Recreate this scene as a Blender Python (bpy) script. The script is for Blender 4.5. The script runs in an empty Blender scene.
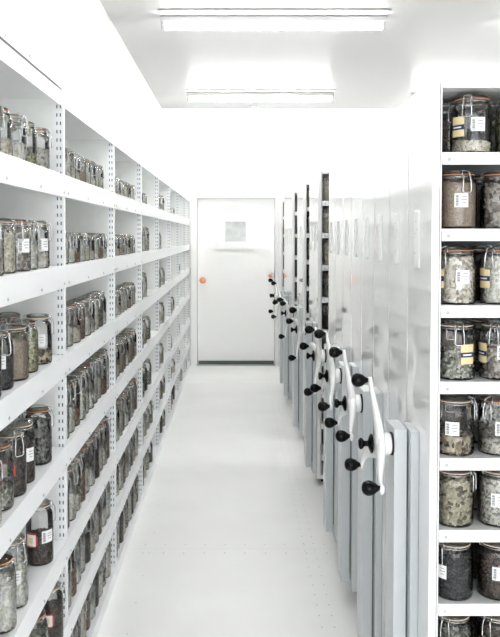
import bpy, bmesh, math, random
from mathutils import Vector, Matrix
random.seed(7)
S = bpy.context.scene
C = S.collection
PI = math.pi
EYE = 1.55

# ------------------------------------------------------------------ materials
def new_mat(name):
    m = bpy.data.materials.new(name); m.use_nodes = True
    nt = m.node_tree
    return m, nt, nt.nodes['Principled BSDF'], nt.nodes['Material Output']

def paint(name, col, rough=0.4, metal=0.0, coat=0.0, coat_r=0.05, bump=0.0, bscale=60, var=0.0, spec=0.5):
    m, nt, b, o = new_mat(name)
    b.inputs['Base Color'].default_value = (*col, 1)
    b.inputs['Roughness'].default_value = rough
    b.inputs['Metallic'].default_value = metal
    b.inputs['Specular IOR Level'].default_value = spec
    b.inputs['Coat Weight'].default_value = coat
    b.inputs['Coat Roughness'].default_value = coat_r
    tc = nt.nodes.new('ShaderNodeTexCoord')
    if var or bump:
        n = nt.nodes.new('ShaderNodeTexNoise'); n.inputs['Scale'].default_value = bscale
        n.inputs['Detail'].default_value = 3
        nt.links.new(tc.outputs['Object'], n.inputs['Vector'])
        if bump:
            bp = nt.nodes.new('ShaderNodeBump'); bp.inputs['Strength'].default_value = bump
            bp.inputs['Distance'].default_value = 0.002
            nt.links.new(n.outputs['Fac'], bp.inputs['Height'])
            nt.links.new(bp.outputs['Normal'], b.inputs['Normal'])
        if var:
            r = nt.nodes.new('ShaderNodeValToRGB')
            r.color_ramp.elements[0].position = 0.3; r.color_ramp.elements[1].position = 0.7
            r.color_ramp.elements[0].color = (*[c*(1-var) for c in col], 1)
            r.color_ramp.elements[1].color = (*col, 1)
            nt.links.new(n.outputs['Fac'], r.inputs['Fac'])
            nt.links.new(r.outputs['Color'], b.inputs['Base Color'])
    return m

def emis(name, col, s):
    m, nt, b, o = new_mat(name)
    nt.nodes.remove(b)
    e = nt.nodes.new('ShaderNodeEmission'); e.inputs['Color'].default_value = (*col, 1)
    e.inputs['Strength'].default_value = s
    nt.links.new(e.outputs[0], o.inputs['Surface'])
    return m

def thin_glass(name, tint_face, tint_edge):
    m, nt, b, o = new_mat(name)
    nt.nodes.remove(b)
    lw = nt.nodes.new('ShaderNodeLayerWeight'); lw.inputs['Blend'].default_value = 0.35
    mx = nt.nodes.new('ShaderNodeMixRGB')
    mx.inputs['Color1'].default_value = (*tint_face, 1); mx.inputs['Color2'].default_value = (*tint_edge, 1)
    nt.links.new(lw.outputs['Facing'], mx.inputs['Fac'])
    t = nt.nodes.new('ShaderNodeBsdfTransparent'); nt.links.new(mx.outputs[0], t.inputs['Color'])
    g = nt.nodes.new('ShaderNodeBsdfGlossy'); g.inputs['Roughness'].default_value = 0.04
    g.inputs['Color'].default_value = (1, 1, 1, 1)
    f = nt.nodes.new('ShaderNodeFresnel'); f.inputs['IOR'].default_value = 1.5
    ms = nt.nodes.new('ShaderNodeMixShader')
    nt.links.new(f.outputs[0], ms.inputs[0]); nt.links.new(t.outputs[0], ms.inputs[1]); nt.links.new(g.outputs[0], ms.inputs[2])
    nt.links.new(ms.outputs[0], o.inputs['Surface'])
    return m

SEED_COLS = {}
def seeds(name, cols, scale, stretch=1.0, bump=0.9, gap=0.25):
    """grains: every voronoi cell is one seed with its own colour, rounded by bump"""
    m, nt, b, o = new_mat(name)
    SEED_COLS[name] = cols
    tc = nt.nodes.new('ShaderNodeTexCoord')
    mp = nt.nodes.new('ShaderNodeMapping'); mp.inputs['Scale'].default_value = (1, 1, stretch)
    nt.links.new(tc.outputs['Object'], mp.inputs['Vector'])
    v = nt.nodes.new('ShaderNodeTexVoronoi'); v.inputs['Scale'].default_value = scale
    nt.links.new(mp.outputs[0], v.inputs['Vector'])
    sp = nt.nodes.new('ShaderNodeSeparateColor'); nt.links.new(v.outputs['Color'], sp.inputs[0])
    r = nt.nodes.new('ShaderNodeValToRGB'); r.color_ramp.interpolation = 'CONSTANT'
    n = len(cols)
    el = r.color_ramp.elements
    while len(el) < n: el.new(0.5)
    for i, c in enumerate(cols):
        el[i].position = i / n; el[i].color = (*c, 1)
    nt.links.new(sp.outputs[0], r.inputs['Fac'])
    nt.links.new(r.outputs['Color'], b.inputs['Base Color'])
    inv = nt.nodes.new('ShaderNodeMath'); inv.operation = 'MULTIPLY_ADD'
    inv.inputs[1].default_value = -1; inv.inputs[2].default_value = 1
    nt.links.new(v.outputs['Distance'], inv.inputs[0])
    bp = nt.nodes.new('ShaderNodeBump'); bp.inputs['Strength'].default_value = bump
    bp.inputs['Distance'].default_value = 0.6 / scale
    nt.links.new(inv.outputs[0], bp.inputs['Height']); nt.links.new(bp.outputs['Normal'], b.inputs['Normal'])
    b.inputs['Roughness'].default_value = 0.6
    return m

def floor_mat():
    m, nt, b, o = new_mat('white_floor_paint')
    N, L = nt.nodes, nt.links
    tc = N.new('ShaderNodeTexCoord'); sx = N.new('ShaderNodeSeparateXYZ'); L.new(tc.outputs['Object'], sx.inputs[0])
    def mth(op, a, bb=None, c=None):
        n = N.new('ShaderNodeMath'); n.operation = op
        for i, v in enumerate((a, bb, c)):
            if v is None: continue
            if isinstance(v, (int, float)): n.inputs[i].default_value = v
            else: L.new(v, n.inputs[i])
        return n.outputs[0]
    X, Y = sx.outputs[0], sx.outputs[1]
    def dots(u, pitch, v, v0, rad):        # row of small screw holes running along u at v = v0
        fu = mth('SUBTRACT', mth('FRACT', mth('DIVIDE', u, pitch)), 0.5)
        du = mth('MULTIPLY', fu, pitch); dv = mth('SUBTRACT', v, v0)
        d = mth('SQRT', mth('ADD', mth('MULTIPLY', du, du), mth('MULTIPLY', dv, dv)))
        return mth('LESS_THAN', d, rad)
    tot = None
    for args in ((Y, .09, X, .345, .0032), (Y, .09, X, .395, .0032),
                 (X, .1, Y, 3.62, .0038), (X, .1, Y, 3.72, .003), (X, .1, Y, 6.05, .003), (Y, .25, X, -.42, .003)):
        d = dots(*args)
        tot = d if tot is None else mth('MAXIMUM', tot, d)
    # panel seams
    seam = mth('LESS_THAN', mth('ABSOLUTE', mth('SUBTRACT', Y, 3.67)), .0012)
    seam2 = mth('LESS_THAN', mth('ABSOLUTE', mth('SUBTRACT', Y, 8.05)), .004)
    ns = N.new('ShaderNodeTexNoise'); ns.inputs['Scale'].default_value = 3.0; ns.inputs['Detail'].default_value = 5
    L.new(tc.outputs['Object'], ns.inputs['Vector'])
    base = N.new('ShaderNodeValToRGB')
    base.color_ramp.elements[0].position = .35; base.color_ramp.elements[1].position = .65
    base.color_ramp.elements[0].color = (.87, .87, .86, 1); base.color_ramp.elements[1].color = (.90, .90, .89, 1)
    L.new(ns.outputs['Fac'], base.inputs['Fac'])
    mk1 = N.new('ShaderNodeMixRGB'); mk1.inputs['Color2'].default_value = (.42, .42, .40, 1)
    L.new(tot, mk1.inputs['Fac']); L.new(base.outputs[0], mk1.inputs['Color1'])
    mk2 = N.new('ShaderNodeMixRGB'); mk2.inputs['Color2'].default_value = (.72, .72, .70, 1)
    L.new(mth('MAXIMUM', seam, seam2), mk2.inputs['Fac']); L.new(mk1.outputs[0], mk2.inputs['Color1'])
    L.new(mk2.outputs[0], b.inputs['Base Color'])
    b.inputs['Roughness'].default_value = .38
    return m

M = {}
M['wall'] = paint('white_wall_panel', (.91, .912, .905), .35, bump=.03, bscale=8)
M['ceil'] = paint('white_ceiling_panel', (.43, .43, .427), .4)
M['floor'] = floor_mat()
M['shelf'] = paint('white_shelf_steel', (.87, .88, .89), .35, var=.02, bscale=20)
M['upright'] = paint('pale_grey_upright', (.86, .87, .845), .4, var=.03, bscale=30)
M['slot'] = paint('dark_slot', (.10, .105, .11), .7)
M['bolt'] = paint('zinc_bolt', (.55, .56, .57), .35, .7)
M['rail'] = paint('grey_rail', (.62, .63, .63), .4, .3)
M['hook'] = paint('dark_hook', (.09, .09, .09), .5)
M['gloss'] = paint('gloss_white_cabinet', (.85, .85, .845), .14, coat=.9, coat_r=.03, bump=.16, bscale=4)
M['cab'] = paint('white_cabinet_steel', (.86, .865, .86), .35, var=.02, bscale=15)
M['col'] = paint('pale_blue_grey_steel', (.56, .59, .60), .3, var=.03, bscale=12)
M['inner'] = paint('partition_shade_grey', (.13, .14, .135), .6)  # dark colour stands in for the shade deep inside the cabinets
M['arm'] = paint('white_crank', (.90, .90, .89), .25, coat=.3)
M['black'] = paint('black_bakelite', (.003, .003, .003), .12, spec=.16)
M['gap'] = paint('black_gap', (.02, .02, .022), .8)
M['door'] = paint('white_door', (.94, .94, .93), .4)
M['seal'] = paint('dark_green_door_seal', (.10, .125, .115), .5)
M['orange'] = paint('copper_knob', (.78, .36, .20), .35)
M['pane'] = paint('grey_window_pane', (.62, .645, .635), .2, var=.25, bscale=14)
M['tube'] = emis('tube_light', (1.0, .995, .98), 31)
M['lamp'] = paint('lamp_housing', (.42, .42, .415), .4)
M['glass'] = thin_glass('jar_glass', (1, 1, 1), (.92, .94, .93))
M['lidglass'] = thin_glass('lid_glass', (.96, .97, .965), (.70, .75, .73))
M['rubber'] = paint('orange_rubber', (.56, .27, .15), .5)
M['rubber2'] = paint('pale_rubber', (.72, .60, .48), .5)
M['wire'] = paint('steel_wire', (.62, .63, .63), .22, .95)
M['paper'] = paint('white_paper', (.86, .86, .85), .6, spec=.2)
M['ink'] = paint('black_ink', (.05, .05, .055), .6)
M['grey_ink'] = paint('grey_ink', (.35, .35, .37), .6)
M['cream'] = paint('cream_paper', (.80, .66, .38), .6, spec=.2)
M['navy'] = paint('navy_ink', (.02, .03, .10), .5)
M['red'] = paint('red_ink', (.65, .07, .05), .5)

SEED = {
 'pale': (seeds('pale_seeds', [(.80,.75,.60),(.88,.85,.75),(.58,.52,.38),(.84,.81,.72)], 130), 'pale cream seeds'),
 'beans': (seeds('grey_white_beans', [(.72,.66,.56),(.86,.82,.73),(.42,.36,.28),(.80,.77,.70),(.90,.88,.82)], 78), 'pale beans'),
 'nuts': (seeds('grey_nuts', [(.46,.42,.36),(.70,.66,.60),(.20,.17,.14),(.58,.56,.52),(.30,.28,.25)], 70), 'grey round nuts'),
 'tan': (seeds('fine_tan_grain', [(.33,.25,.18),(.39,.30,.22),(.28,.21,.15),(.42,.34,.26)], 330), 'fine tan grain'),
 'olive': (seeds('olive_seeds', [(.42,.42,.24),(.56,.55,.35),(.20,.21,.10),(.64,.62,.44)], 120), 'olive green seeds'),
 'olivenut': (seeds('olive_grey_pods', [(.40,.37,.26),(.58,.54,.40),(.15,.14,.09),(.46,.44,.33)], 80), 'olive grey pods'),
 'dark': (seeds('dark_brown_seeds', [(.05,.038,.03),(.09,.065,.05),(.03,.025,.022),(.14,.10,.075)], 150), 'dark brown seeds'),
 'black': (seeds('black_seeds', [(.012,.012,.014),(.03,.03,.033),(.05,.05,.055)], 120), 'black seeds'),
 'pods': (seeds('curled_brown_pods', [(.26,.20,.12),(.46,.38,.26),(.07,.055,.035),(.60,.54,.40)], 62, .55), 'curled brown pods'),
 'darkpods': (seeds('dark_olive_pods', [(.07,.075,.06),(.16,.165,.14),(.04,.04,.035),(.24,.24,.21)], 85), 'dark olive pods'),
 'greyfine': (seeds('fine_grey_seeds', [(.50,.49,.42),(.66,.64,.57),(.26,.25,.20),(.74,.72,.66)], 190), 'fine grey seeds'),
 'peb': (seeds('greenish_pebble_seeds', [(.26,.27,.21),(.50,.51,.43),(.10,.10,.08),(.64,.63,.56)], 88), 'grey green pebble-like seeds'),
 'white': (seeds('white_fluffy_seeds', [(.84,.84,.78),(.92,.92,.88),(.66,.65,.55)], 100, .4), 'whitish fluffy seeds'),
 'brown': (seeds('brown_seeds', [(.28,.15,.09),(.38,.22,.14),(.18,.10,.06),(.46,.32,.22)], 130), 'reddish brown seeds'),
 'orange': (seeds('orange_seeds', [(.60,.25,.12),(.70,.36,.20),(.48,.20,.10)], 120), 'orange seeds'),
}

# ------------------------------------------------------------------ mesh helpers
class MB:
    def __init__(self): self.v = []; self.f = []; self.m = []; self.s = []
    def add(self, vs, fs, mi=0, smooth=False):
        o = len(self.v); self.v += [tuple(p) for p in vs]
        for f in fs:
            self.f.append(tuple(i + o for i in f)); self.m.append(mi); self.s.append(smooth)
    def box(self, x0, x1, y0, y1, z0, z1, mi=0, bev=0.0):
        if bev > 0:
            bm = bmesh.new(); bmesh.ops.create_cube(bm, size=1)
            for v in bm.verts:
                v.co = Vector(((x0+x1)/2 + v.co.x*(x1-x0), (y0+y1)/2 + v.co.y*(y1-y0), (z0+z1)/2 + v.co.z*(z1-z0)))
            bmesh.ops.bevel(bm, geom=bm.edges[:], offset=bev, segments=2, affect='EDGES', profile=.5)
            bm.verts.index_update()
            self.add([v.co[:] for v in bm.verts], [[v.index for v in f.verts] for f in bm.faces], mi)
            bm.free(); return self
        vs = [(x0,y0,z0),(x1,y0,z0),(x1,y1,z0),(x0,y1,z0),(x0,y0,z1),(x1,y0,z1),(x1,y1,z1),(x0,y1,z1)]
        self.add(vs, [(0,3,2,1),(4,5,6,7),(0,1,5,4),(1,2,6,5),(2,3,7,6),(3,0,4,7)], mi); return self
    def lathe(self, prof, n=24, mi=0, axis='Z', c=(0,0,0), wob=None):
        vs, fs = [], []
        for k, (r, z) in enumerate(prof):
            for i in range(n):
                a = 2*PI*i/n
                x, y, h = r*math.cos(a), r*math.sin(a), z
                if wob: h += wob(k, a, r)
                if axis == 'Z': p = (x, y, h)
                elif axis == 'X': p = (h, x, y)
                else: p = (x, h, y)
                vs.append((p[0]+c[0], p[1]+c[1], p[2]+c[2]))
        for k in range(len(prof)-1):
            for i in range(n):
                j = (i+1) % n
                fs.append((k*n+i, k*n+j, (k+1)*n+j, (k+1)*n+i))
        if prof[0][0] > 1e-5: fs.append(tuple(range(n-1, -1, -1)))
        if prof[-1][0] > 1e-5: fs.append(tuple((len(prof)-1)*n+i for i in range(n)))
        self.add(vs, fs, mi, True); return self
    def tube(self, pts, r, n=6, closed=False, mi=0):
        P = [Vector(p) for p in pts]; vs, fs = [], []; m = len(P); up = None
        rr = r if isinstance(r, (list, tuple)) else [r]*m
        for k in range(m):
            a = P[(k-1) % m] if (closed or k > 0) else P[k]
            b = P[(k+1) % m] if (closed or k < m-1) else P[k]
            t = (b-a).normalized()
            if up is None: up = Vector((0,0,1)) if abs(t.z) < .9 else Vector((1,0,0))
            s = t.cross(up).normalized(); up = s.cross(t).normalized()
            for i in range(n):
                an = 2*PI*i/n
                vs.append((P[k] + s*math.cos(an)*rr[k] + up*math.sin(an)*rr[k])[:])
        for k in range(m if closed else m-1):
            k2 = (k+1) % m
            for i in range(n):
                j = (i+1) % n; fs.append((k*n+i, k*n+j, k2*n+j, k2*n+i))
        if not closed: fs += [tuple(range(n-1,-1,-1)), tuple((m-1)*n+i for i in range(n))]
        self.add(vs, fs, mi, True); return self
    def patch(self, r, a0, a1, z0, z1, mi=0, n=8, t=.0006):
        """thin sheet wrapped on a cylinder, angle measured about Z"""
        vs, fs = [], []
        for i in range(n+1):
            a = a0 + (a1-a0)*i/n
            for rad in (r, r+t):
                for z in (z0, z1): vs.append((rad*math.cos(a), rad*math.sin(a), z))
        for i in range(n):
            b, c = i*4, i*4+4
            fs += [(b+2, c+2, c+3, b+3), (b+1, c+1, c, b), (b+1, b+3, c+3, c+1), (b, c, c+2, b+2)]
        fs += [(0, 2, 3, 1), (n*4, n*4+1, n*4+3, n*4+2)]
        self.add(vs, fs, mi); return self
    def mesh(self, name, mats):
        me = bpy.data.meshes.new(name); me.from_pydata(self.v, [], self.f); me.update()
        for m in (mats if isinstance(mats, (list, tuple)) else [mats]): me.materials.append(m)
        me.polygons.foreach_set('material_index', self.m); me.polygons.foreach_set('use_smooth', self.s)
        return me
    def build(self, name, mats, parent=None, loc=None):
        o = bpy.data.objects.new(name, self.mesh(name, mats)); C.objects.link(o)
        if parent: o.parent = parent
        if loc: o.location = loc
        return o

def tag(o, label=None, cat=None, group=None, kind=None):
    if label: o['label'] = label
    if cat: o['category'] = cat
    if group: o['group'] = group
    if kind: o['kind'] = kind
    return o
def empty(name, loc, label=None, cat=None, group=None, rz=0):
    o = bpy.data.objects.new(name, None); C.objects.link(o); o.location = loc; o.rotation_euler.z = rz
    o.empty_display_size = .05
    return tag(o, label, cat, group)
def struct(name, mb, mats):
    return tag(mb.build(name, mats), kind='structure')
def child(name, me, parent, loc=(0,0,0), rz=0, label=None):
    o = bpy.data.objects.new(name, me); C.objects.link(o); o.parent = parent; o.location = loc; o.rotation_euler.z = rz
    if label: o['label'] = label
    return o

# ------------------------------------------------------------------ the room
XL, XR, YB, YF, ZC = -.885, 4.3, 8.93, -2.4, 3.055
struct('floor', MB().box(XL-.1, XR+.1, YF-.1, YB+.1, -.1, 0), M['floor'])
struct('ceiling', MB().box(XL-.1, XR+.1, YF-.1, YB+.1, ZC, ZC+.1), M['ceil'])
wl = struct('wall_left', MB().box(XL-.1, XL, YF-.1, YB+.1, 0, ZC), M['wall'])
struct('wall_right', MB().box(XR, XR+.1, YF-.1, YB+.1, 0, ZC), M['wall'])
# wall behind the viewer, with an added unseen window lighting everything facing this way
WX0, WX1, WZ0, WZ1 = -.75, 2.35, .35, 2.85
wf_ = MB()
wf_.box(XL, WX0, YF-.1, YF, 0, ZC); wf_.box(WX1, XR, YF-.1, YF, 0, ZC)
wf_.box(WX0, WX1, YF-.1, YF, 0, WZ0); wf_.box(WX0, WX1, YF-.1, YF, WZ1, ZC)
struct('wall_front', wf_, M['wall'])
wn = MB()
for xa in (WX0+.001, (WX0+WX1)/2-.02, WX1-.041): wn.box(xa, xa+.04, YF-.07, YF-.03, WZ0+.001, WZ1-.001)
for za in (WZ0+.001, WZ1-.041): wn.box(WX0+.042, WX1-.042, YF-.068, YF-.032, za, za+.04)
added_win = struct('added_window_1', wn, M['door'])
pl = bpy.data.lights.new('added_window_portal', 'AREA'); pl.shape = 'RECTANGLE'; pl.size = WX1-WX0; pl.size_y = WZ1-WZ0
po = bpy.data.objects.new('added_window_portal', pl); C.objects.link(po)
po.location = ((WX0+WX1)/2, YF-.09, (WZ0+WZ1)/2); po.rotation_euler = (math.radians(90), 0, 0)
pl.cycles.is_portal = True
DX0, DX1, DZ1 = -.452, .478, 2.005          # door opening
wb = MB()
wb.box(XL, DX0, YB, YB+.1, 0, ZC); wb.box(DX1, XR, YB, YB+.1, 0, ZC); wb.box(DX0, DX1, YB, YB+.1, DZ1, ZC)
struct('wall_back', wb, M['wall'])
bd = MB().box(DX0-.1, DX1+.1, YB+.15, YB+.2, -.05, DZ1+.1)  # unseen backing and boxes added to stop light leaking round the door
bd.box(DX0-.1, DX0-.0005, YB+.101, YB+.149, -.05, DZ1+.1); bd.box(DX1+.0005, DX1+.1, YB+.101, YB+.149, -.05, DZ1+.1)
bd.box(DX0, DX1, YB+.101, YB+.149, DZ1+.001, DZ1+.1); bd.box(DX0, DX1, YB+.101, YB+.149, -.05, -.001)
struct('door_light_block', bd, M['wall'])
struct('trim_1', MB().box(.505, .512, YB-.003, YB-.0002, DZ1+.02, ZC-.001), M['rail'])        # panel joint above the door
# cove strips
struct('trim_2', MB().box(XL+.0005, XL+.02, YF, YB-.0005, ZC-.02, ZC-.0005), M['wall'])
struct('trim_3', MB().box(XL+.021, XR-.001, YB-.02, YB-.0005, ZC-.02, ZC-.0005), M['wall'])
# screws along the left wall above the shelving
sm = MB().lathe([(.007,0),(.007,.002),(.004,.004),(0,.0045)], 10, axis='X').mesh('screw', M['bolt'])
for i in range(14):
    child('screw', sm, wl, (XL+.0003, 2.58 + .337*i, 2.325))
# door with casing
cs = MB()
cs.box(DX0-.075, DX0, YB-.03, YB-.0005, 0, DZ1+.0, 0); cs.box(DX1, DX1+.075, YB-.03, YB-.0005, 0, DZ1)
cs.box(DX0-.075, DX1+.075, YB-.03, YB-.0005, DZ1, DZ1+.06)
struct('trim_4', cs, M['door'])
door = tag(MB().box(DX0+.004, DX1-.004, YB+.085, YB+.135, .045, DZ1-.004, bev=.002).build('door_1', M['door']), kind='structure')
YD = YB+.085
MB().box(DX0+.015, DX1-.012, YD-.02, YD+.04, .003, .044).build('door_seal', M['seal'], door)
wf = MB(); wx0, wx1, wz0, wz1 = -.205, .235, 1.395, 1.835
ix0, ix1, iz0, iz1 = -.118, .128, 1.485, 1.725
wf.box(wx0, wx1, YD-.032, YD-.0005, iz1, wz1); wf.box(wx0, wx1, YD-.032, YD-.0005, wz0, iz0)
wf.box(wx0, ix0, YD-.032, YD-.0005, iz0, iz1); wf.box(ix1, wx1, YD-.032, YD-.0005, iz0, iz1)
tag(wf.build('window_frame', M['door'], door), label='white raised frame of the small door window')
MB().box(ix0, ix1, YD-.008, YD-.0008, iz0, iz1).build('window_pane', M['pane'], door)
kn = MB().lathe([(.018,.0),(.018,-.006),(.012,-.012),(.012,-.03),(.026,-.04),(.037,-.055),(.039,-.070),(.032,-.085),(.018,-.093),(0,-.095)], 20, axis='Y')
kn.build('door_knob', M['orange'], door, (-.385, YD, 1.02))['label'] = 'copper orange round door knob'
lt = MB().box(-.018, .018, -.06, -.0005, -.04, .04, bev=.004)
lt.build('door_latch', M['rail'], door, (DX1-.03, YD, 1.075))
lk = MB().lathe([(.012,-.06),(.012,-.075),(.024,-.085),(.024,-.10),(0,-.11)], 14, axis='Y')
lk.build('latch_knob', M['orange'], door, (DX1-.055, YD+.03, 1.075))
struct('trim_5', MB().box(DX0, DX1, YB-.02, YB+.084, .0003, .003), M['ceil'])   # threshold plate

# ------------------------------------------------------------------ ceiling lights
def light_proto():
    h = MB().box(-.775, .775, -.030, .030, -.042, -.0005, bev=.006)
    h.box(-.76, .76, -.012, .012, -.048, -.042)
    cr = MB().box(-.775, .775, -.178, -.168, -.010, -.0005, bev=.002).mesh('conduit', M['lamp'])
    t = MB().lathe([(.0,-.745),(.021,-.745),(.022,-.74),(.022,.74),(.021,.745),(0,.745)], 16, axis='X', c=(0,0,-.068))
    e = MB().box(.745, .77, -.025, .025, -.092, -.04, bev=.005)
    return h.mesh('lamp_housing', M['lamp']), t.mesh('lamp_tube', M['tube']), e.mesh('end_cap', M['lamp']), cr
LH, LT, LE, LC = light_proto()
rows = [(7.93, 'farthest'), (5.2, 'second farthest'), (2.55, 'overhead')]
for ry, nm in rows:
    for cx, side in ((.265, 'over the aisle'), (2.62, 'over the mobile cabinets')):
        if nm in ('farthest', 'second farthest'):
            lab = {('farthest', .265): 'white tube light on ceiling closest to the back wall over the aisle',
                   ('second farthest', .265): 'larger looking white tube light on ceiling over the aisle, nearer the viewer',
                   ('farthest', 2.62): 'lit tube light on ceiling near back wall, just above the mobile cabinets',
                   ('second farthest', 2.62): 'lit tube light end on ceiling at the right picture edge'}[(nm, cx)]
        else:
            lab = 'white tube light, ceiling, %s row %s, out of the picture' % (nm, side)
        t = empty('ceiling_light', (cx, ry, ZC), lab, 'light', 'ceiling tube lights')
        child('lamp_housing', LH, t); child('lamp_tube', LT, t); child('end_cap', LE, t)
        child('end_cap', LE, t, rz=PI); child('conduit', LC, t)
sd = MB().lathe([(.045,-.0005),(.045,-.015),(.03,-.03),(0,-.033)], 18)
tag(sd.build('smoke_detector', M['lamp'], None, (.22, 8.72, ZC)), 'small round white smoke detector on ceiling at the back wall', 'detector')

# ------------------------------------------------------------------ jars
def jar_profile(R, H, squat):
    nk = .80 if squat else .76
    s0, s1 = (.70, .86) if squat else (.66, .85)
    p = [(R*.90, .0), (R*.97, H*.012), (R, H*.05), (R, H*s0)]
    for k in range(1, 5):
        t = k/4*PI/2
        p.append((R*(nk + (1-nk)*math.cos(t)), H*(s0 + (s1-s0)*math.sin(t))))
    p += [(R*nk, H*.885), (R*(nk+.05), H*.893), (R*(nk+.05), H*.908)]
    return p, nk
mesh_cache = {}
def cached(key, fn):
    if key not in mesh_cache: mesh_cache[key] = fn()
    return mesh_cache[key]

def body_mesh(R, H, squat):
    p, nk = jar_profile(R, H, squat)
    return MB().lathe([(0, 0)] + p + [(R*(nk-.03), H*.908)], 28).mesh('glass_body', M['glass'])
def lid_mesh(R, H, squat):
    nk = jar_profile(R, H, squat)[1]; r = R*(nk+.05)
    return MB().lathe([(r*.97, H*.926), (r, H*.932), (r, H*.955), (r*.95, H*.968), (r*.8, H*.975), (r*.78, H*.985), (r*.5, H*.998), (0, H)], 28).mesh('lid', M['lidglass'])
def gasket_mesh(R, H, squat, mat):
    nk = jar_profile(R, H, squat)[1]; r = R*(nk+.07)
    return MB().lathe([(r*.86, H*.908), (r, H*.909), (r*1.01, H*.917), (r, H*.926), (r*.86, H*.926)], 28).mesh('gasket', mat)
def clasp_mesh(R, H, squat):
    nk = jar_profile(R, H, squat)[1]; r = R*nk + .0022; w = .0015
    b = MB()
    b.tube([(r*math.cos(2*PI*i/24), r*math.sin(2*PI*i/24), H*.875) for i in range(24)], w, 5, True)
    e = R*(nk+.10)
    # front lever (towards +X): loop over the lid edge then a long hanging bail
    b.tube([(r, -.010, H*.875), (e+.003, -.011, H*.90), (e+.002, -.010, H*.955), (e-.010, -.006, H*.985), (e-.014, 0, H*.99),
            (e-.010, .006, H*.985), (e+.002, .010, H*.955), (e+.003, .011, H*.90), (r, .010, H*.875)], w, 5)
    z0, z1 = H*.93, H*.93 - .050
    ex = max(e+.005, R+.004)
    b.tube([(e+.003, -.006, z0), (e+.008, -.009, z0-.008), (ex, -.011, z0-.022), (ex, -.012, z1+.004), (ex, -.008, z1),
            (ex, .008, z1), (ex, .012, z1+.004), (ex, .011, z0-.022), (e+.008, .009, z0-.008), (e+.003, .006, z0)], w*1.15, 6)
    # hinge at the back
    b.tube([(-r, -.012, H*.875), (-e-.004, -.012, H*.90), (-e-.004, -.012, H*.96), (-e+.012, -.010, H*.985),
            (-e+.012, .010, H*.985), (-e-.004, .012, H*.96), (-e-.004, .012, H*.90), (-r, .012, H*.875)], w, 5)
    return b.mesh('wire_clasp', M['wire'])
GRAIN = {'pale': .0075, 'beans': .0125, 'nuts': .0125, 'olive': .0075, 'olivenut': .013, 'dark': .0062, 'black': .0085, 'pods': .018,
         'darkpods': .012, 'peb': .012, 'white': .010, 'brown': .008, 'orange': .009}
PLAIN = {}
def plain_mats(key):
    if key not in PLAIN:
        cols = SEED_COLS[SEED[key][0].name]
        PLAIN[key] = [paint('%s_%s' % (SEED[key][1].replace(' ', '_').replace('-', '_'), w), c, .55) for w, c in zip(('light', 'pale', 'deep', 'mid', 'faint'), cols)]
    return PLAIN[key]
_ic = bmesh.new(); bmesh.ops.create_icosphere(_ic, subdivisions=1, radius=1.0); _ic.verts.index_update()
ICV = [v.co.copy() for v in _ic.verts]; ICF = [[v.index for v in f.verts] for f in _ic.faces]; _ic.free()
def fill_mesh(R, H, squat, frac, key):
    p, nk = jar_profile(R, H, squat)
    top = H*.02 + frac*H*.84
    s = GRAIN.get(key, 0)
    if key == 'pods': s = .016
    q = [(0, .005)]
    t = .0028 + s*.40
    pts = [(max(r-t, .002), max(z, .005)) for r, z in p[:-2]]
    for i, (r, z) in enumerate(pts):
        if z < top: q.append((r, z))
        else:
            r0, z0 = pts[i-1]; k = (top-z0)/max(z-z0, 1e-6); q.append((r0+(r-r0)*k, top)); break
    else: q.append((pts[-1][0], top))
    rt = q[-1][0]; nb = len(q)
    rnd = random.Random(int(frac*1000)+len(key)*7+ord(key[0]))
    ph = rnd.random()*6
    for k in (.85, .6, .3): q.append((rt*k, top))
    q.append((0.0001, top))
    def wob(k, a, r):
        if k < nb-1: return 0
        return .004*math.sin(a+ph)*(r/R) + .0016*math.sin(3*a+ph*2) + (1-r/rt)*.004
    b = MB().lathe(q, 28, wob=wob)
    if not s: return b.mesh('seed_filling', SEED[key][0])
    mats = [SEED[key][0]] + plain_mats(key)
    def seed(c):
        el = (1.0, .78, .62) if key not in ('pods', 'beans') else (1.0, .55, .42)
        m = Matrix.Rotation(rnd.random()*6.3, 3, 'X') @ Matrix.Rotation(rnd.random()*6.3, 3, 'Y') @ Matrix.Rotation(rnd.random()*6.3, 3, 'Z')
        k = s*.62*rnd.uniform(.8, 1.12)
        vs = []
        for v in ICV:
            w = m @ Vector((v.x*el[0]*k, v.y*el[1]*k, v.z*el[2]*k)) + c
            rr = math.hypot(w.x, w.y); lim = R - .0016
            if rr > lim: w.x *= lim/rr; w.y *= lim/rr
            w.z = max(w.z, .003)
            vs.append(w[:])
        b.add(vs, ICF, 1+rnd.randrange(len(mats)-1), True)
    # side shell, then the top surface
    for i in range(1, nb-1):
        (r0, z0), (r1, z1) = q[i], q[i+1]
        L = math.hypot(r1-r0, z1-z0)
        n = int(2*PI*(r0+r1)/2*L/(s*s)*1.35)
        for _ in range(n):
            k = rnd.random(); r = r0+(r1-r0)*k; z = z0+(z1-z0)*k; a = rnd.random()*2*PI
            seed(Vector((r*math.cos(a), r*math.sin(a), max(z, s*.4))))
    for _ in range(int(PI*rt*rt/(s*s)*1.2)):
        r = rt*math.sqrt(rnd.random()); a = rnd.random()*2*PI
        seed(Vector((r*math.cos(a), r*math.sin(a), top + wob(nb, a, r))))
    return b.mesh('seed_filling', mats)

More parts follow.
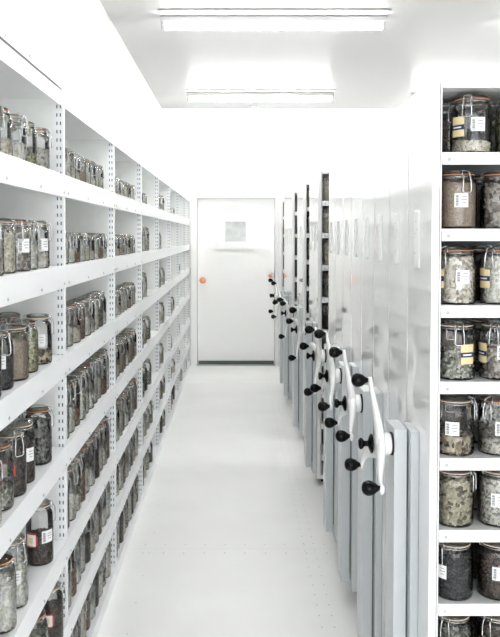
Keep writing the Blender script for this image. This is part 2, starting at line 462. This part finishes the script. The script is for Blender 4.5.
def label_white(R, H):
    b = MB()
    h = .036; w = .036/R; z = H*.36
    b.patch(R+.0003, -w/2, w/2, z, z+h, 0)
    r = R+.0011
    a = -w/2 + .1*w                                  # upright bar code along the left edge, seen from outside
    for k in range(9):
        zz = z + .004 + k*.0032
        b.patch(r, a, a+.2*w, zz, zz+(.0019 if k % 2 else .0012), 1, 2, .0002)
    for k, (s, e) in enumerate(((.50, .86), (.46, .90), (.55, .82))):
        zz = z + .026 - k*.0075
        b.patch(r, -w/2+s*w, -w/2+e*w, zz, zz+.0022, 2, 2, .0002)
    return b.mesh('paper_label', [M['paper'], M['ink'], M['grey_ink']])
def label_cream(R, H):
    b = MB(); w = .040/R; z = H*.28; h = .052
    b.patch(R+.0003, -w/2, w/2, z, z+h, 0); b.patch(R+.001, -w/2, w/2, z+.018, z+.031, 1, 8, .0002)
    b.patch(R+.0013, -w*.35, w*.3, z+.0225, z+.0262, 2, 4, .0002)
    return b.mesh('maker_label', [M['cream'], M['navy'], M['paper']])
def label_red(R, H):
    """white label inside a rounded red border"""
    b = MB(); w = .040/R; z = H*.30; h = .042; c = .18
    b.patch(R+.0003, -w/2, w/2, z+h*c, z+h*(1-c), 0); b.patch(R+.0003, -w*.38, w*.38, z, z+h, 0)
    b.patch(R+.001, -w*.38, w*.38, z+h*.10, z+h*.90, 1, 8, .0002)
    b.patch(R+.0013, -w*.16, w*.16, z+h*.3, z+h*.7, 2, 4, .0002)
    return b.mesh('red_bordered_label', [M['red'], M['paper'], M['cream']])
LAB = {'w': ('paper_label', label_white), 'c': ('maker_label', label_cream), 'r': ('red_bordered_label', label_red)}

def jar(x, y, z, R, H, key, frac, label, group, squat=False, clasp=0.0, labels=(), rub='rubber', simple=False, rz=0.0):
    """clasp and label angles are in degrees, 0 = towards the viewer's spot, positive = to the right"""
    base = math.atan2(-y, -x)
    t = empty('glass_jar', (x, y, z+.0004), label, 'jar', group, rz)
    k = (R, H, squat)
    child('glass_body', cached(('b',)+k, lambda: body_mesh(*k)), t)
    if frac > 0: child('seed_filling', cached(('f', frac, key)+k, lambda: fill_mesh(*k, frac, key)), t)
    child('lid', cached(('l',)+k, lambda: lid_mesh(*k)), t)
    child('gasket', cached(('g', rub)+k, lambda: gasket_mesh(*k, M[rub])), t)
    if not simple:
        child('wire_clasp', cached(('c',)+k, lambda: clasp_mesh(*k)), t, rz=base+math.radians(clasp)-rz)
        for kind, ang in labels:
            nm, fn = LAB[kind]
            child(nm, cached((kind, R, H), lambda: fn(R, H)), t, rz=base+math.radians(ang)-rz)
    return t

# ------------------------------------------------------------------ left shelving
XF = -.534                    # aisle face
POST = [1.411, 2.377, 3.356, 4.326, 5.291, 6.246, 7.206, 8.171, 8.90]
TIER = [1.742, 1.457, 1.176, .884, .584, .322, .062]      # shelf surfaces; top panel above
LIP = .070
def post_mb(z1=1.998):
    b = MB()
    b.box(XL+.004, XF-.0345, -.001, .001, .0, z1, 0)              # sheet
    b.box(XF-.034, XF-.006, -.0035, .0015, 0, z1, 1)              # slotted strip, faces the viewer
    b.box(XF-.006, XF-.0025, -.0035, .020, 0, z1, 2)               # front edge
    k = 0; z = .05
    while z < 1.97:
        for xx in (XF-.0215, XF-.0105):
            b.box(xx-.0018, xx+.0018, -.0042, -.0034, z, z+.0105, 3)
        z += .026
    return b.mesh('upright_post', [M['upright'], M['shelf'], M['shelf'], M['slot']])
PM = post_mb()
BM = MB().lathe([(.0045,0),(.0045,.0012),(.003,.0024),(0,.0027)], 8, axis='X').mesh('bolt', M['bolt'])
bay_names = ['nearest', 'second nearest', 'third', 'fourth', 'fifth', 'sixth', 'seventh', 'last narrow']
for b_i in range(8):
    y0, y1 = POST[b_i], POST[b_i+1]; L = y1-y0
    u = empty('shelving_unit', (0, y0, 0), '%s bay of the white left wall shelving, %s' %
              (bay_names[b_i], 'cut by the picture edge' if b_i == 0 else 'with crowded jars' if b_i < 4 else 'far down the aisle'),
              'shelving', 'white shelving bays along the left wall')
    child('upright_post', PM, u, (0, L-.0215, 0))
    if b_i == 0: child('upright_post', PM, u, (0, .006, 0))
    a, c = (.0022 if b_i else .028), L-.0265
    for t_i, z in enumerate(TIER):
        m = MB().box(XL+.005, XF-.0365, a, c, z-.022, z)
        m.box(XF-.037, XF-.0005, a+.0, c, z-.003, z)
        zb = z-LIP if t_i < 6 else .001
        m.box(XF-.002, XF, .0012, L-.0005, zb, z, bev=.0006)
        m.box(XF-.016, XF-.002, a, c, zb, zb+.0015)
        s = m.build('shelf', M['shelf'], u)
        if b_i < 3 and t_i < 6:
            for yy in (.03, L*.36, L*.68, L-.03):
                child('bolt', BM, s, (XF+.0002, yy, zb+.014))
    m = MB().box(XL+.005, XF-.002, a, c, 1.975, 1.995)
    m.box(XF-.002, XF, .0012, L-.0005, 1.952, 1.997, bev=.0006)
    m.build('top_panel', M['shelf'], u)
    MB().box(XL+.0006, XL+.0038, a, L-.026, .02, 1.974).build('back_panel', M['upright'], u)
    if b_i == 0:
        r = MB().box(XF-.03, XF-.004, 0, L-.03, 2.000, 2.0065, 0); r.box(XF-.012, XF-.001, 0, L-.03, 2.0065, 2.0115, 1)  # dark lower strip is the shadow gap under the rail, painted in
        r.box(XF-.03, XF-.012, 0, L-.03, 2.0065, 2.0115, 1)
        r.build('top_rail', [M['hook'], M['shelf']], u)
    if b_i == 1:
        r = MB().box(XF-.075, XF-.045, .28, L-.05, 1.9955, 2.012, 0, bev=.002); r.build('top_rail', M['rail'], u)
        h = MB().box(XF-.07, XF-.055, .235, .262, 1.9955, 2.002).tube([(XF-.06,.25,2.0),(XF-.06,.25,2.03),(XF-.055,.262,2.04),(XF-.05,.272,2.03)], .004, 6)
        h.box(XF-.068, XF-.052, .240, .258, 2.002, 2.012)
        h.build('hook', M['hook'], u)

tier_names = ['top', 'second', 'third', 'fourth', 'fifth', 'sixth', 'bottom']
RJ = .040
# nearest bay: each jar described; listed from the post towards the viewer: (distance along aisle, filling, fill level, labels)
B0 = [
 (.122, [(2.19,'greyfine',.55,''),(2.07,'olive',.30,''),(1.95,'white',.4,''),(1.84,'pale',.4,''),(1.73,'white',.35,'')]),
 (.138, [(2.18,'beans',.30,'wr'),(2.07,'white',.6,''),(1.98,'nuts',.86,'w'),(1.86,'pale',.8,''),(1.75,'beans',.7,'')]),
 (.146, [(2.20,'pods',.25,'w'),(2.06,'olive',.80,''),(1.95,'tan',.8,''),(1.83,'black',.55,'w'),(1.72,'black',.45,'w')]),
 (.168, [(2.19,'darkpods',.84,''),(2.02,'dark',.75,'w'),(1.92,'dark',.7,'r'),(1.82,'peb',.38,'r'),(1.71,'pale',.5,'')]),
 (.185, [(2.20,'dark',.50,'wr'),(1.94,'white',.7,'w'),(1.82,'white',.75,''),(1.70,'pale',.6,'')]),
 (.175, [(2.25,'dark',.68,'r'),(2.08,'peb',.7,''),(1.94,'dark',.5,''),(1.8,'pale',.5,'')]),
 (.160, [(2.2,'peb',.6,''),(2.05,'dark',.6,''),(1.9,'pale',.6,'')]),
]
order = ['next to the upright', 'second from upright', 'third from upright', 'fourth from upright', 'fifth from upright']
rub_cycle = ['rubber', 'rubber2', 'rubber2']
for ti, (H, lst) in enumerate(B0):
    for j, (y, key, fr, lb) in enumerate(lst):
        x = XF - (.030 if ti == 5 else .046) - (.004 if j % 2 else 0)
        labs = []
        if 'w' in lb: labs.append(('w', 34 if 'r' in lb or ti in (1,3) else 5))
        if 'r' in lb: labs.append(('r', -38 if 'w' in lb else -12))
        jar(x, y, TIER[ti], RJ, H, key, fr, 'jar of %s, %s shelf of nearest left bay, %s' % (SEED[key][1], tier_names[ti], order[j]),
            'jars in the nearest left bay', clasp=(30, -25, 52, 10, -40)[(j+ti) % 5] if j else 72, labels=labs, rub=rub_cycle[(ti+j) % 3])
    if ti in (1, 2, 3):
        for j in range(2):
            key = ('greyfine','dark','pale')[(ti+j) % 3]
            jar(XF-.145, 2.245-j*.1, TIER[ti], RJ, H, key, .6, 'jar of %s, back row, %s shelf of nearest left bay, %s' % (SEED[key][1], tier_names[ti], ('right','left')[j]),
                'jars in the nearest left bay', clasp=20)

# other bays: rows of closely set jars
rowplan = {   # bay: per tier (height, radius, first y offset, count, pitch, contents)
 1: [(.100,.034,.12,8,.088,['white','pale','white','tan','white']), (.105,.036,.10,9,.088,['pale','white','brown','white','pale']),
     (.140,.038,.07,9,.092,['darkpods','white','pale','brown','white','white','pale']), (.178,.038,.07,10,.088,['greyfine','white','brown','white','pale','white']),
     (.186,.038,.07,10,.088,['dark','white','pale','brown','white','white']), (.186,.038,.07,10,.088,['greyfine','brown','white','white','dark','pale']),
     (.178,.038,.07,10,.088,['dark','white','peb','pale','brown','white'])],
 2: [(.085,.032,.12,6,.12,['white','pale']), (.100,.034,.10,7,.11,['white','pale','greyfine']), (.120,.036,.10,7,.11,['tan','white','pale','white']),
     (.155,.038,.09,8,.10,['brown','white','tan']), (.176,.038,.07,9,.092,['olivenut','white','pale','brown','white']), (.176,.038,.07,9,.092,['brown','pale','white']),
     (.176,.038,.07,9,.092,['olivenut','white','dark','pale'])],
 3: [(.075,.032,.15,2,.2,['white']), (.150,.038,.10,3,.16,['greyfine','white']), (.150,.038,.10,2,.2,['olivenut','white']),
     (.150,.038,.12,3,.2,['olivenut','pale']), (.165,.038,.15,3,.2,['peb','darkpods']), (.150,.038,.10,4,.16,['olive','pale','white']),
     (.150,.038,.10,4,.16,['dark','pale','peb'])],
 4: [(.120,.038,.2,2,.3,['white']), (.12,.038,.3,1,.3,['white']), (.130,.038,.2,2,.3,['white']), (.160,.038,.15,2,.3,['orange','white']),
     (.150,.038,.15,2,.25,['olive','pale']), (.150,.038,.15,3,.2,['pale','olivenut']), (.150,.038,.15,3,.2,['olive','dark'])],
 5: [(.06,.032,.2,2,.3,['pale']), None, None, (.12,.038,.2,2,.3,['white']), (.12,.038,.2,1,.3,['white']), (.12,.038,.2,2,.3,['pale']), (.15,.038,.15,3,.2,['dark','tan'])],
 6: [None, None, (.12,.038,.2,1,.3,['white']), None, (.12,.038,.2,1,.3,['white']), (.12,.038,.2,1,.3,['pale']), (.12,.038,.2,2,.3,['pale'])],
 7: [None, None, None, None, None, None, (.12,.038,.2,1,.3,['tan'])],
}
for bi, plan in rowplan.items():
    for ti, row in enumerate(plan):
        if not row: continue
        H, R, o0, n, pitch, keys = row
        for j in range(n):
            y = POST[bi] + o0 + j*pitch + random.uniform(-.002, .002)
            if y > POST[bi+1]-.075: continue
            x = XF - .008 - R - random.uniform(.0, .008)
            key = keys[j % len(keys)]; fr = (.35, .7, .55)[(j*7+ti*3+bi) % 3]
            jar(x, y, TIER[ti], R, H, key, fr, 'glass jar in the row on the %s shelf of the %s left shelving bay' % (tier_names[ti], bay_names[bi]),
                'jars on the %s shelf of the %s left bay' % (tier_names[ti], bay_names[bi]), clasp=random.choice((20, 45, 60, -20)),
                labels=(), rub='rubber2' if (j+ti) % 4 else 'rubber', simple=(bi >= 4))

# ------------------------------------------------------------------ mobile cabinets on the right
XB = .508; XE = 2.45; CT = 1.953
SH = [1.766, 1.569, 1.370, 1.171, .970, .780, .584, .388, .192]
def cab_meshes(D, seam):
    """D = depth of the cabinet along the aisle; seam = where its two end panels meet"""
    out = {}
    e = MB(); g = .0030
    e.box(XB, XB+.020, .0, seam-g, .045, CT, bev=.0015); out['end_panel_a'] = e.mesh('end_panel', M['gloss'])
    e = MB().box(XB, XB+.020, seam+g, D-.002, .045, CT, bev=.0015); out['end_panel_b'] = e.mesh('end_panel', M['gloss'])
    c = MB()
    c.box(XB+.022, XE, .003, D-.004, CT-.022, CT-.001)                       # top
    c.box(XB+.022, XE, .0, .004, CT-.022, CT-.001)
    c.box(XB+.022, XE, .003, D-.004, .045, .068)                             # bottom deck
    c.box(XE-.02, XE, .003, D-.004, .068, CT-.022)
    c.box(1.45, 1.47, .003, D-.004, .068, CT-.022)
    c.box(XB+.0225, XB+.026, .003, D-.004, .068, CT-.022)                    # inner side sheet
    out['carcass'] = c.mesh('carcass', M['cab'])
    out['partition'] = MB().box(XB+.027, XE-.021, D*.5-.006, D*.5+.006, .07, CT-.024).mesh('partition', M['inner'])
    for nm, x0, x1 in (('shelf_l', XB+.0265, 1.449), ('shelf_r', 1.471, XE-.0205)):
        s = MB().box(x0, x1, .0016, D*.5-.007, -.006, 0)
        s.box(x0, x1, -.0005, .0015, -.032, 0, bev=.0005)
        s.box(x0, x1, D*.5+.007, D-.006, -.006, 0); s.box(x0, x1, D-.006, D-.004, -.032, 0)
        out[nm] = s.mesh('shelf', M['cab'])
    ch = MB().box(XB+.03, XE-.02, .03, D-.04, .020, .0445); ch.box(XB+.10, XE-.1, .07, .12, .001, .02); ch.box(XB+.10, XE-.1, D-.13, D-.08, .001, .02)
    out['chassis'] = ch.mesh('chassis', M['gap'])
    return out
SCREW = MB().lathe([(.0045,0),(.0045,-.0012),(.003,-.0024),(0,-.0027)], 8, axis='Y').mesh('shelf_screw', M['bolt'])
# label holder on the end panel (faces the aisle, -X)
lh = MB().box(-.0035, -.0003, -.030, .030, -.080, .080, 0, bev=.0008)
LHM = lh.mesh('label_holder', M['upright'])
cd = MB().box(-.0048, -.0036, -.0265, .0265, -.077, .077, 0)
k = 0
rnd = random.Random(3)
for zz in [.07-.011*i for i in range(13)]:
    for yy in (-.012, .0, .013):
        if rnd.random() < .25: cd.box(-.0052, -.0048, yy, yy+.003+.003*rnd.random(), zz-.0015, zz+.0015, 1)
CARD = cd.mesh('index_card', [M['paper'], M['grey_ink']])
# crank: three curved arms, in the plane x = const, about the hub
HX, HZ, AX, KX = .445, .963, .400, .354
RA = .186
def crank_mesh():
    b = MB()
    b.lathe([(0, .0446), (.0325, .0446), (.0325, .040), (0, .040)], 24, 1, axis='X')
    b.lathe([(.0, .0399), (.028, .0399), (.031, .037), (.031, .014), (.028, .010), (0, .010)], 24, axis='X')       # flange on the housing
    b.lathe([(0,.010), (.034,.010), (.036,.006), (.032,-.003), (.012,-.009), (0,-.010)], 24, axis='X')
    for q in range(3):
        a0 = math.radians(90+120*q)
        n = 14; rings = []
        for i in range(n+1):
            t = i/n; r = RA*t
            a = a0 + .16*math.sin(t*PI)*(1)                      # slight sweep
            wd = .030*(1-t)**1.3 + .0115 + .003*math.exp(-((t-1)/.08)**2); th = .011*(1-t)**1.5+.0060
            xo = .010 - .026*t*t*(3-2*t)
            cy, cz = r*math.cos(a), r*math.sin(a)
            ty, tz = math.cos(a0+.16*math.cos(t*PI)), math.sin(a0+.16*math.cos(t*PI))
            ny, nz = -tz, ty
            ring = []
            for s in range(10):
                w = 2*PI*s/10
                ring.append((xo + th*math.sin(w), cy + ny*wd*math.cos(w), cz + nz*wd*math.cos(w)))
            rings.append(ring)
        vs = [p for rg in rings for p in rg]; fs = []
        for i in range(n):
            for s in range(10):
                s2 = (s+1) % 10; fs.append((i*10+s, i*10+s2, (i+1)*10+s2, (i+1)*10+s))
        fs.append(tuple(range(9,-1,-1))); fs.append(tuple(n*10+s for s in range(10)))
        b.add(vs, fs, 0, True)
    return b.mesh('crank', [M['arm'], M['gap']])
CRK = crank_mesh()
KNOB = MB().lathe([(0,-.018),(.0062,-.018),(.0066,-.024),(.0105,-.029),(.0165,-.037),(.0198,-.047),(.0195,-.056),(.015,-.064),(.008,-.068),(0,-.069)], 18, axis='X').mesh('crank_knob', M['black'])
HUBK = MB().lathe([(0,-.011),(.027,-.012),(.028,-.016),(.020,-.020),(.008,-.024),(.008,-.034),(.0155,-.040),(.017,-.046),(.012,-.050),(0,-.051)], 20, axis='X').mesh('hub_knob', M['black'])
HOUS = MB().box(0, .036, 0, .11, .10, 1.011, bev=.0015).mesh('crank_housing', M['col'])
COVR = MB().box(0, .0223, 0, .11, .07, 1.011, bev=.0015).mesh('drive_cover', M['col'])
GAPSHADE = MB().box(0, .004, 0.015, .095, .13, .97).mesh('gap_shade_strip', M['gap'])  # black strip put in as the shade between housing and cover
TOE = MB().box(.0, .027, .03, .20, .012, .165).mesh('toe_plate', M['cab'])

cabs = [  # front Y, depth, seam, column offset, crank angle, wheel?, description
 (1.940, .528, .264, .138, -6, 'nearest tall white mobile cabinet, its open shelves of jars facing the viewer'),
 (2.473, .528, .264, .115, -6, 'second mobile cabinet in the near block, closed between its neighbours'),
 (3.004, .528, .264, .100, 2, 'third mobile cabinet in the near block, its crank right of the dark shelf openings'),
 (3.535, .528, .264, .097, 37, 'fourth mobile cabinet, last of the near block before the open gap'),
 (4.600, .528, .264, .06, 41, 'first mobile cabinet beyond the gap, widest view of its dark shelf openings'),
 (5.600, .528, .264, .06, 60, 'mobile cabinet with narrower dark openings, second beyond the gap'),
 (6.700, .528, .264, .06, -30, 'mobile cabinet with hair-thin dark openings, third beyond the gap'),
 (7.232, .528, .264, .10, -35, 'mobile cabinet closed up behind the hair-thin openings, with small far crank'),
 (8.320, .528, .264, None, 0, 'last white cabinet beside the door, against the back wall, without crank'),
]
cm = {.528: cab_meshes(.528, .264)}
for ci, (y0, D, seam, co, ang, lab) in enumerate(cabs):
    t = empty('mobile_cabinet', (0, y0, 0), lab, 'cabinet', 'mobile cabinets on the right')
    mm = cm[D]
    seams = (.145, .41)
    for nm in ('end_panel_a', 'end_panel_b'):
        p = child('end_panel', mm[nm], t)
        hy = seams[0] if nm.endswith('a') else seams[1]
        if ci < 8:
            h = child('label_holder', LHM, p, (XB, hy, 1.542))
    child('carcass', mm['carcass'], t); child('partition', mm['partition'], t); child('chassis', mm['chassis'], t)
    for z in SH:
        for nm in ('shelf_l', 'shelf_r'):
            s = child('shelf', mm[nm], t, (0, 0, z))
            if nm == 'shelf_l' and ci in (0, 4): child('shelf_screw', SCREW, s, (XB+.044, -.0005, -.019))
    if co is not None:
        child('crank_housing', HOUS, t, (HX, co, 0)); child('drive_cover', COVR, t, (HX+.0402, co-.03, 0))
        child('gap_shade_strip', GAPSHADE, t, (HX+.0361, co, 0))
        c = child('crank', CRK, t, (AX, co+.027, HZ)); c.rotation_euler.x = math.radians(ang)
        for q in range(3):
            a = math.radians(90+120*q)
            kk = child('crank_knob', KNOB, c, (.0, (RA-.008)*math.cos(a), (RA-.008)*math.sin(a)), label='black pear shaped knob')
        child('hub_knob', HUBK, c, label='black spool shaped hub knob')
# index cards as sub-parts directly on the panels
for o in [o for o in C.objects if o.name.startswith('label_holder')]:
    cobj = child('index_card', CARD, o.parent, tuple(o.location))

# jars in the nearest cabinet (labels seen from the aisle)
RS, HS = .052, .154
N = [  # shelf: (x, key, fill, clasp, labels, rubber, words) left then right
 (1.766, [(.628,'pale',.22,-12,(('c',-42),('w',18)),'rubber','cream maker label and white label, little pale seed'),(.746,'olive',.8,40,(),'rubber2','pale olive seeds, cut by the picture edge')]),
 (1.569, [(.590,'tan',.92,28,(('w',14),),'rubber','fine tan grain and a white label'),(.708,'nuts',.85,60,(),'rubber','grey round nuts, beside the tan grain')]),
 (1.37, [(.590,'beans',.95,-38,(('c',-56),('w',20)),'rubber','pale beans with cream and white labels'),(.708,'white',.92,-30,(('c',-50),('w',60)),'rubber','whitish seeds with cream label at the picture edge')]),
 (1.171, [(.590,'peb',.55,12,(('c',38),),'rubber2','grey green pebble-like seeds and one cream label'),(.708,'nuts',.62,-14,(('c',-58),('w',15)),'rubber2','grey nuts with cream and white labels')]),
 (0.97, [(.590,'pods',.36,75,(('w',-6),),'rubber2','curled brown pods and a white label'),(.708,'greyfine',.34,-30,(('w',12),),'rubber','shallow grey seed and a white label')]),
 (0.78, [(.590,'olivenut',.9,72,(),'rubber2','olive grey pods filling it, no front label'),(.708,'greyfine',.95,120,(('w',2),),'rubber2','fine grey seeds with slanted white label')]),
 (0.584, [(.590,'black',.62,-40,(('w',-38),),'rubber2','black seeds and white label at its left'),(.708,'dark',.9,110,(('w',8),),'rubber2','dark brown seeds filling it, white label in front')]),
 (0.388, [(.590,'darkpods',.8,-20,(('w',30),),'rubber2','dark olive pods, partly below the picture edge'),(.708,'dark',.8,-25,(('w',10),),'rubber2','dark seeds, at the bottom right picture corner')]),
]
for si, (z, lst) in enumerate(N):
    for j, (x, key, fr, cl, labs, rub, words) in enumerate(lst):
        jar(x, 1.940+.062, z, RS, HS, key, fr, 'squat jar in nearest cabinet, %s' % words, 'jars in the nearest cabinet', squat=True, clasp=cl, labels=labs, rub=rub)
    for j, x in enumerate((.600, .712)):
        key = ('dark','darkpods','peb','tan')[(si+j*2) % 4]
        jar(x, 1.940+.062+.112, z, RS, HS, key, .8, 'back row squat jar in nearest cabinet, %s shelf down, %s' % (['first','second','third','fourth','fifth','sixth','seventh','eighth'][si], ('left','right')[j]),
            'back row jars in the nearest cabinet', squat=True, clasp=10, rub='rubber2')
# jars glimpsed in the openings beyond the gap
far = [('pale',.9),('beans',.9),('beans',.85),('peb',.8),('dark',.8),('dark',.8),('pods',.8),('peb',.6)]
for ci in (4, 5):
    for si, (key, fr) in enumerate(far):
        jar(XB+.087, cabs[ci][0]+.075, SH[si], RS, HS, key, fr, 'squat jar seen through the %s dark opening of the %s cabinet beyond the gap' % (['top','second','third','fourth','fifth','sixth','seventh','eighth'][si], 'first' if ci == 4 else 'second'),
            'jars in the far cabinets', squat=True, clasp=-30, rub='rubber')

# ------------------------------------------------------------------ camera, world, view
cam_d = bpy.data.cameras.new('camera'); cam = bpy.data.objects.new('camera', cam_d); C.objects.link(cam)
F, W_, H_ = 750.0, 500, 637
cam_d.sensor_fit = 'VERTICAL'; cam_d.sensor_height = 36.0; cam_d.lens = F/H_*36.0
cam_d.shift_x = 15/H_; cam_d.shift_y = -58/H_
cam_d.clip_start = .02
cam.location = (0, 0, EYE); cam.rotation_euler = (math.radians(90-1.87), 0, 0)
S.camera = cam
w = bpy.data.worlds.new('world'); S.world = w; w.use_nodes = True
w.node_tree.nodes['Background'].inputs[0].default_value = (.95, .97, 1, 1)
w.node_tree.nodes['Background'].inputs[1].default_value = 2.3
S.view_settings.view_transform = 'Standard'; S.view_settings.look = 'None'
S.view_settings.gamma = 1; S.view_settings.use_curve_mapping = False
S.view_settings.exposure = 1.28
try:
    S.cycles.max_bounces = 16; S.cycles.diffuse_bounces = 12; S.cycles.transparent_max_bounces = 24
    S.cycles.glossy_bounces = 4; S.cycles.caustics_reflective = False; S.cycles.caustics_refractive = False
except Exception: pass
